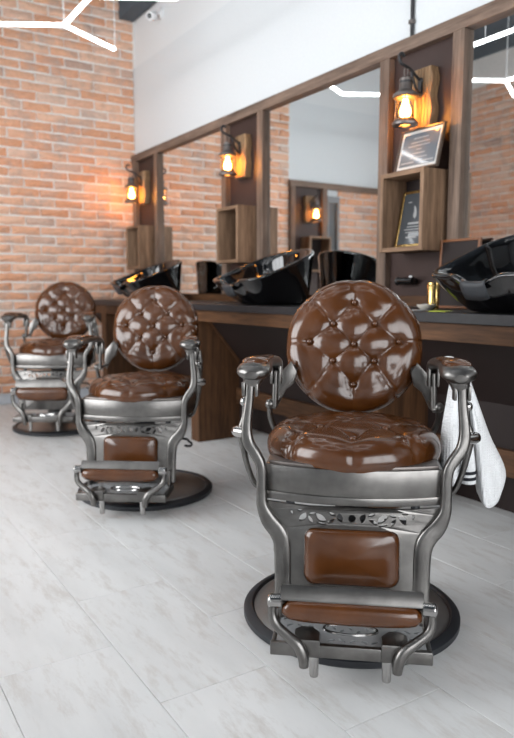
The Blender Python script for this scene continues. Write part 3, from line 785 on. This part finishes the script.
        # armrest
        ap = [(.238, .105, .745), (.239, .085, .768), (.241, .04, .782), (.247, -.03, .788), (.257, -.10, .790), (.266, -.165, .788), (.270, -.215, .784), (.271, -.250, .779), (.271, -.268, .774)]
        ar = [(.013, .013), (.017, .016), (.018, .016), (.019, .015), (.025, .016), (.040, .021), (.048, .025), (.041, .022), (.018, .011)]
        am = P('armrest', tube([(s * x, y, z) for x, y, z in ap], ar, 18, None, 5, (0, 0, 1)), 'steel')
        pp = [(.244, -.005, .799), (.249, -.04, .803), (.258, -.105, .806), (.266, -.165, .808), (.269, -.210, .806), (.270, -.238, .799)]
        pr = [(.006, .003), (.014, .006), (.021, .008), (.033, .010), (.037, .011), (.024, .006)]
        pad = P('arm_pad', tube([(s * x, y, z) for x, y, z in pp], pr, 16, None, 5, (0, 0, 1)), 'leather', am, 'all'); pad['label'] = 'brown leather inlay on top of the armrest'
        bm = bmesh.new()
        tube([(s * .271, -.222, .775), (s * .275, -.224, .755), (s * .278, -.224, .742)], [(.036, .026), (.026, .02), (.023, .016)], 14, bm, 3, (0, 1, 0), .3)
        for q in (-1, 1): box(bm, s * .280 + q * .018 - .0045, s * .280 + q * .018 + .0045, -.240, -.208, .712, .752, bev=.003)
        P('front_clevis', bm, 'steel', am)
        bm = bmesh.new()
        for q in (-1, 1): box(bm, s * .243 + q * .014 - .004, s * .243 + q * .014 + .004, .07, .105, .705, .765, bev=.003)
        P('rear_clevis', bm, 'steel', am)
        P('rear_link', tube([(s * .244, .088, .745), (s * .246, .088, .69), (s * .248, .088, .630)], .0095, 12, None, 3), 'steel')
        bm = tube([(s * .262, .092, .638), (s * .264, .10, .60), (s * .252, .11, .56), (s * .230, .12, .515)], [(.009, .009), (.009, .009), (.010, .010), (.011, .011)], 12, None, 5); ball(bm, (s * .263, .090, .638), .0165, 14); cyl(bm, (s * .244, .088, .632), (s * .268, .09, .634), .010, 12)
        P('rear_support', bm, 'steel')
        # wing bracket carrying the backrest
        w0 = [(.205, .765), (.250, .716), (.258, .655), (.248, .615), (.236, .640), (.222, .668), (.196, .690), (.186, .73)]
        bm = prism([(s * x, z) for x, z in w0], 1, .195, .212, bev=.004); cyl(bm, (s * .200, .20, .735), (s * .192, .26, .745), .014); cyl(bm, (s * .248, .09, .635), (s * .248, .205, .640), .009)
        P('back_bracket', bm, 'steel')
    # pump lever
    P('pump_lever', tube([(-.10, -.06, .26), (-.19, -.08, .27), (-.215, -.10, .285), (-.222, -.11, .262), (-.220, -.11, .225), (-.205, -.10, .215), (-.16, -.08, .235)], .006, 8, None, 5, (0, 0, 1)), 'iron_lamp')
    P('side_lever', tube([(.10, .0, .30), (.20, .0, .295), (.222, -.01, .285), (.236, -.01, .274), (.228, -.01, .262), (.20, -.005, .262)], .006, 8, None, 5, (0, 0, 1)), 'iron')
    # footrest platform
    x1, y0, y1 = .196, -.452, -.262
    outer = rrect(-x1, x1, y0, y1, .016, 3); hl = []
    rg = random.Random(5)
    for iy in range(5):
        for ix in range(14):
            cx = -.176 + .352 * (ix + (.5 if iy % 2 else 0) - .25) / 13; cy = y0 + .030 + .033 * iy
            if abs(cx) > .182: continue
            if (cx / .078) ** 2 + ((cy + .365) / .036) ** 2 < 1.55: continue
            if abs(abs(cx) - .112) < .040 and cy < -.385: continue
            add_hole(hl, leaf(cx, cy, .024, .011, 35 if (ix + iy) % 2 else -40, 6))
    for ix in range(5):
        add_hole(hl, leaf(-.042 + .021 * ix, -.365 + .006 * (-1) ** ix, .018, .010, 60 if ix % 2 else -60, 6))
    me = pierced('footrest_platform', outer, hl, .012)
    for v in me.vertices: v.co.z += .122
    fp = obj('footrest_platform', me, 'steel_cast', root)
    rim_ = bmesh.new()
    box(rim_, -x1 - .002, x1 + .002, y0 - .006, y0 + .010, .098, .131, bev=.003)
    for s in (-1, 1): box(rim_, min(s * x1, s * (x1 - .012)) , max(s * x1, s * (x1 - .012)), y0 + .008, y1, .100, .130, bev=.003)
    P('edge_band', rim_, 'steel', fp)
    obj('under_plate', bx(-x1 + .012, x1 - .012, y0 + .01, y1, .098, .108), 'iron', fp)
    bm = bmesh.new(); el = lambda rx, ry: [(rx * math.cos(2 * math.pi * k / 40), -.365 + ry * math.sin(2 * math.pi * k / 40)) for k in range(40)]
    A_ = [[bm.verts.new((x, y, z)) for x, y in el(rx, ry)] for rx, ry, z in ((.073, .031, .127), (.071, .0295, .1325), (.066, .026, .1325), (.064, .0245, .127))]
    for p, q in zip(A_, A_[1:]):
        for i in range(40): bm.faces.new((p[i], p[(i + 1) % 40], q[(i + 1) % 40], q[i]))
    P('oval_medallion', bm, 'steel_polished', fp)
    for s in (-1, 1):
        P('stub_leg', lathe([(0, .034), (.0105, .034), (.0115, .038), (.0135, .108), (0, .108)], 16, None, Matrix.Translation((s * .090, -.428, 0))), 'steel_polished', fp)
        lug = [(s * .075, -.462), (s * .075, -.415), (s * .095, -.388), (s * .125, -.388), (s * .140, -.405), (s * .140, -.462)]
        P('lug', prism(lug, 2, .098, .146, bev=.006), 'steel', fp)
        pa = P('pad_arm', tube([(s * .190, -.450, .236), (s * .193, -.452, .205), (s * .184, -.458, .180), (s * .155, -.466, .157), (s * .128, -.474, .138), (s * .115, -.478, .112), (s * .112, -.476, .084)], [(.010, .010), (.011, .010), (.012, .010), (.013, .011), (.014, .012), (.014, .012), (.012, .010)], 12, None, 6, (0, 1, 0)), 'steel')
        bm = bmesh.new(); cyl(bm, (s * .172, -.447, .236), (s * .197, -.449, .236), .0175, 18); ball(bm, (s * .197, -.449, .236), .0175, 16, (.55, 1, 1)); P('pad_knob', bm, 'steel_polished', pa)
        bm = bmesh.new(); box(bm, min(s * .178, s * .190), max(s * .178, s * .190), -.32, -.24, .10, .20, bev=.004); P('hanger', bm, 'steel', fp)
    # footrest pad: metal tray with leather roll
    NX = 18; bm = bmesh.new(); rows = []
    tray = [(-.415, .250), (-.426, .270), (-.436, .2735), (-.457, .249), (-.458, .242), (-.450, .238), (-.438, .228), (-.438, .205), (-.425, .203), (-.413, .225)]
    for k in range(NX + 1):
        x = -.174 + .348 * k / NX; rows.append([bm.verts.new((x, y, z)) for y, z in tray])
    for A_, B_ in zip(rows, rows[1:]):
        for i in range(len(tray)): bm.faces.new((A_[i], A_[(i + 1) % len(tray)], B_[(i + 1) % len(tray)], B_[i]))
    bm.faces.new(rows[0]); bm.faces.new(rows[-1][::-1]); bmesh.ops.recalc_face_normals(bm, faces=bm.faces)
    ends_ = [f for f in bm.faces if len(f.verts) > 4]; bmesh.ops.bevel(bm, geom=list({e for f in ends_ for e in f.edges}), offset=.003, segments=2, affect='EDGES')
    tr_ = P('footrest_pad', bm, 'steel')
    bm = bmesh.new(); rows = []; NXl = 24
    for k in range(NXl + 1):
        u = -1 + 2 * k / NXl; x = .168 * u; e_ = (1 - abs(u) ** 10) ** .5 if abs(u) < 1 else 0.; sag = .010 * (1 - u * u)
        ring = []
        for q in range(15):
            a_ = 2 * math.pi * q / 14 if q < 14 else None
            if a_ is None: break
            cy, cz = math.cos(a_), math.sin(a_)
            ring.append(bm.verts.new((x, -.448 + .022 * cy * (.55 + .45 * e_) - .004, .217 - sag * .3 + (.026 + sag * .3) * cz * (.45 + .55 * e_))))
        rows.append(ring)
    for A_, B_ in zip(rows, rows[1:]):
        for i in range(14): bm.faces.new((A_[i], A_[(i + 1) % 14], B_[(i + 1) % 14], B_[i]))
    bm.faces.new(rows[0]); bm.faces.new(rows[-1][::-1]); bmesh.ops.recalc_face_normals(bm, faces=bm.faces)
    P('leather_roll', bm, 'leather', tr_, 'all')['label'] = 'brown leather roll of the foot pad'
    return root
chair = make_chair()
CH = [((1.336, 1.561, 0), -40.2, 'nearest and largest barber chair with round tufted brown back, white towel on its arm'),
      ((1.318, 3.11, 0), -37.0, 'middle one of the three brown leather barber chairs'),
      ((1.425, 4.93, 0), -30.0, 'furthest barber chair, standing before the brick wall')]
for k, (loc, rz, lab) in enumerate(CH):
    o = chair if k == 0 else copy_tree(chair)
    o.location = loc; o.rotation_euler = (0, 0, R(rz))
    for ch in o.children:                                  # each chair is pumped to its own height
        if ch.name.split('.')[0] not in ('base_plate', 'column'): ch.location.z += (0, -.026, .03)[k]
    if k == 1:
        for ch in o.children:
            if ch.name.split('.')[0] == 'backrest': ch.location.z += .016
            if ch.name.split('.')[0] in ('footrest_pad', 'footrest_platform', 'pad_arm'): ch.location.z += .016
    if k == 2:                                             # its foot pad is flipped up higher
        for ch in o.children:
            nm = ch.name.split('.')[0]
            if nm == 'footrest_pad': ch.scale.z = 1.6; ch.location.z = -.026
            if nm == 'pad_arm': ch.scale.z = 1.45; ch.location.z -= .084 * .45
    tag(o, lab, 'chair', 'brown leather barber chairs in a row')

# ------------------------------------------------------------------ towel on the near chair's right arm (built in the chair's frame)
tw = thing('towel', 'white waffle towel with black stripes hanging from the nearest chair arm', 'towel', CH[0][0], R(CH[0][1]))
def sheet(name, cols, nz, mat, parent, th=.004):
    """cols: list of columns; each column is a list of control points from top to bottom"""
    C = [catmull(c, nz) for c in cols]; n = len(C[0]); V = []
    rows = [catmull([c[i] for c in C], 5) for i in range(n)]
    bm = bmesh.new(); G = [[bm.verts.new(p) for p in r] for r in rows]
    for A_, B_ in zip(G, G[1:]):
        for i in range(len(A_) - 1): bm.faces.new((A_[i], A_[i + 1], B_[i + 1], B_[i]))
    bmesh.ops.recalc_face_normals(bm, faces=bm.faces)
    o = obj(name, bm, mat, parent, 'all'); m = o.modifiers.new('thick', 'SOLIDIFY'); m.thickness = th; m.offset = 0
    return o
# big outer fold to the right
sheet('outer_fold', [
    [(.322, .06, .735), (.342, .05, .65), (.356, .05, .55), (.368, .04, .45), (.376, .03, .395)],
    [(.328, .02, .742), (.347, .00, .66), (.365, -.02, .55), (.378, -.02, .45), (.390, -.02, .365)],
    [(.334, .03, .742), (.352, .02, .67), (.376, -.01, .56), (.400, .0, .45), (.412, .0, .355)],
    [(.342, .05, .738), (.366, .02, .66), (.398, .02, .56), (.436, .0, .45), (.432, .01, .370)],
    [(.350, .08, .728), (.378, .07, .65), (.412, .06, .56), (.458, .05, .46), (.448, .05, .395)],
    [(.346, .11, .72), (.372, .12, .64), (.405, .12, .55), (.440, .11, .46), (.432, .11, .405)]], 6, 'towel', tw)
# inner fold to the left, behind the post
sheet('inner_fold', [
    [(.298, .07, .735), (.282, .05, .66), (.268, .05, .56), (.268, .05, .47), (.274, .05, .425)],
    [(.294, .06, .745), (.280, .04, .66), (.268, .02, .56), (.275, .02, .47), (.286, .02, .412)],
    [(.302, .03, .748), (.298, .01, .66), (.294, .0, .56), (.300, .0, .47), (.306, .0, .418)],
    [(.312, .05, .745), (.316, .03, .66), (.318, .02, .56), (.322, .02, .47), (.322, .02, .432)],
    [(.318, .09, .735), (.326, .08, .66), (.330, .06, .56), (.332, .05, .47), (.330, .05, .445)]], 6, 'towel', tw)
obj('hanging_loop', tube([(.318, .06, .74), (.312, .03, .765), (.290, -.01, .800), (.262, -.03, .806), (.240, -.02, .79)], (.006, .003), 8, None, 5, (0, 0, 1)), 'towel', tw, 'all')
# rolled hem with two black stripes between them
roll = obj('rolled_end', tube([(.328, .0, .66), (.336, .0, .58), (.342, .0, .49), (.344, .0, .428)], [(.008, .010), (.013, .016), (.020, .022), (.022, .024)], 16, None, 5), 'towel', tw, 'all')
for z0 in (.462, .444): obj('stripe', tube([(.3425, .0, z0 + .0045), (.343, .0, z0 - .0045)], (.0235, .0255), 20, None, 0), 'stripe_black', roll, True)
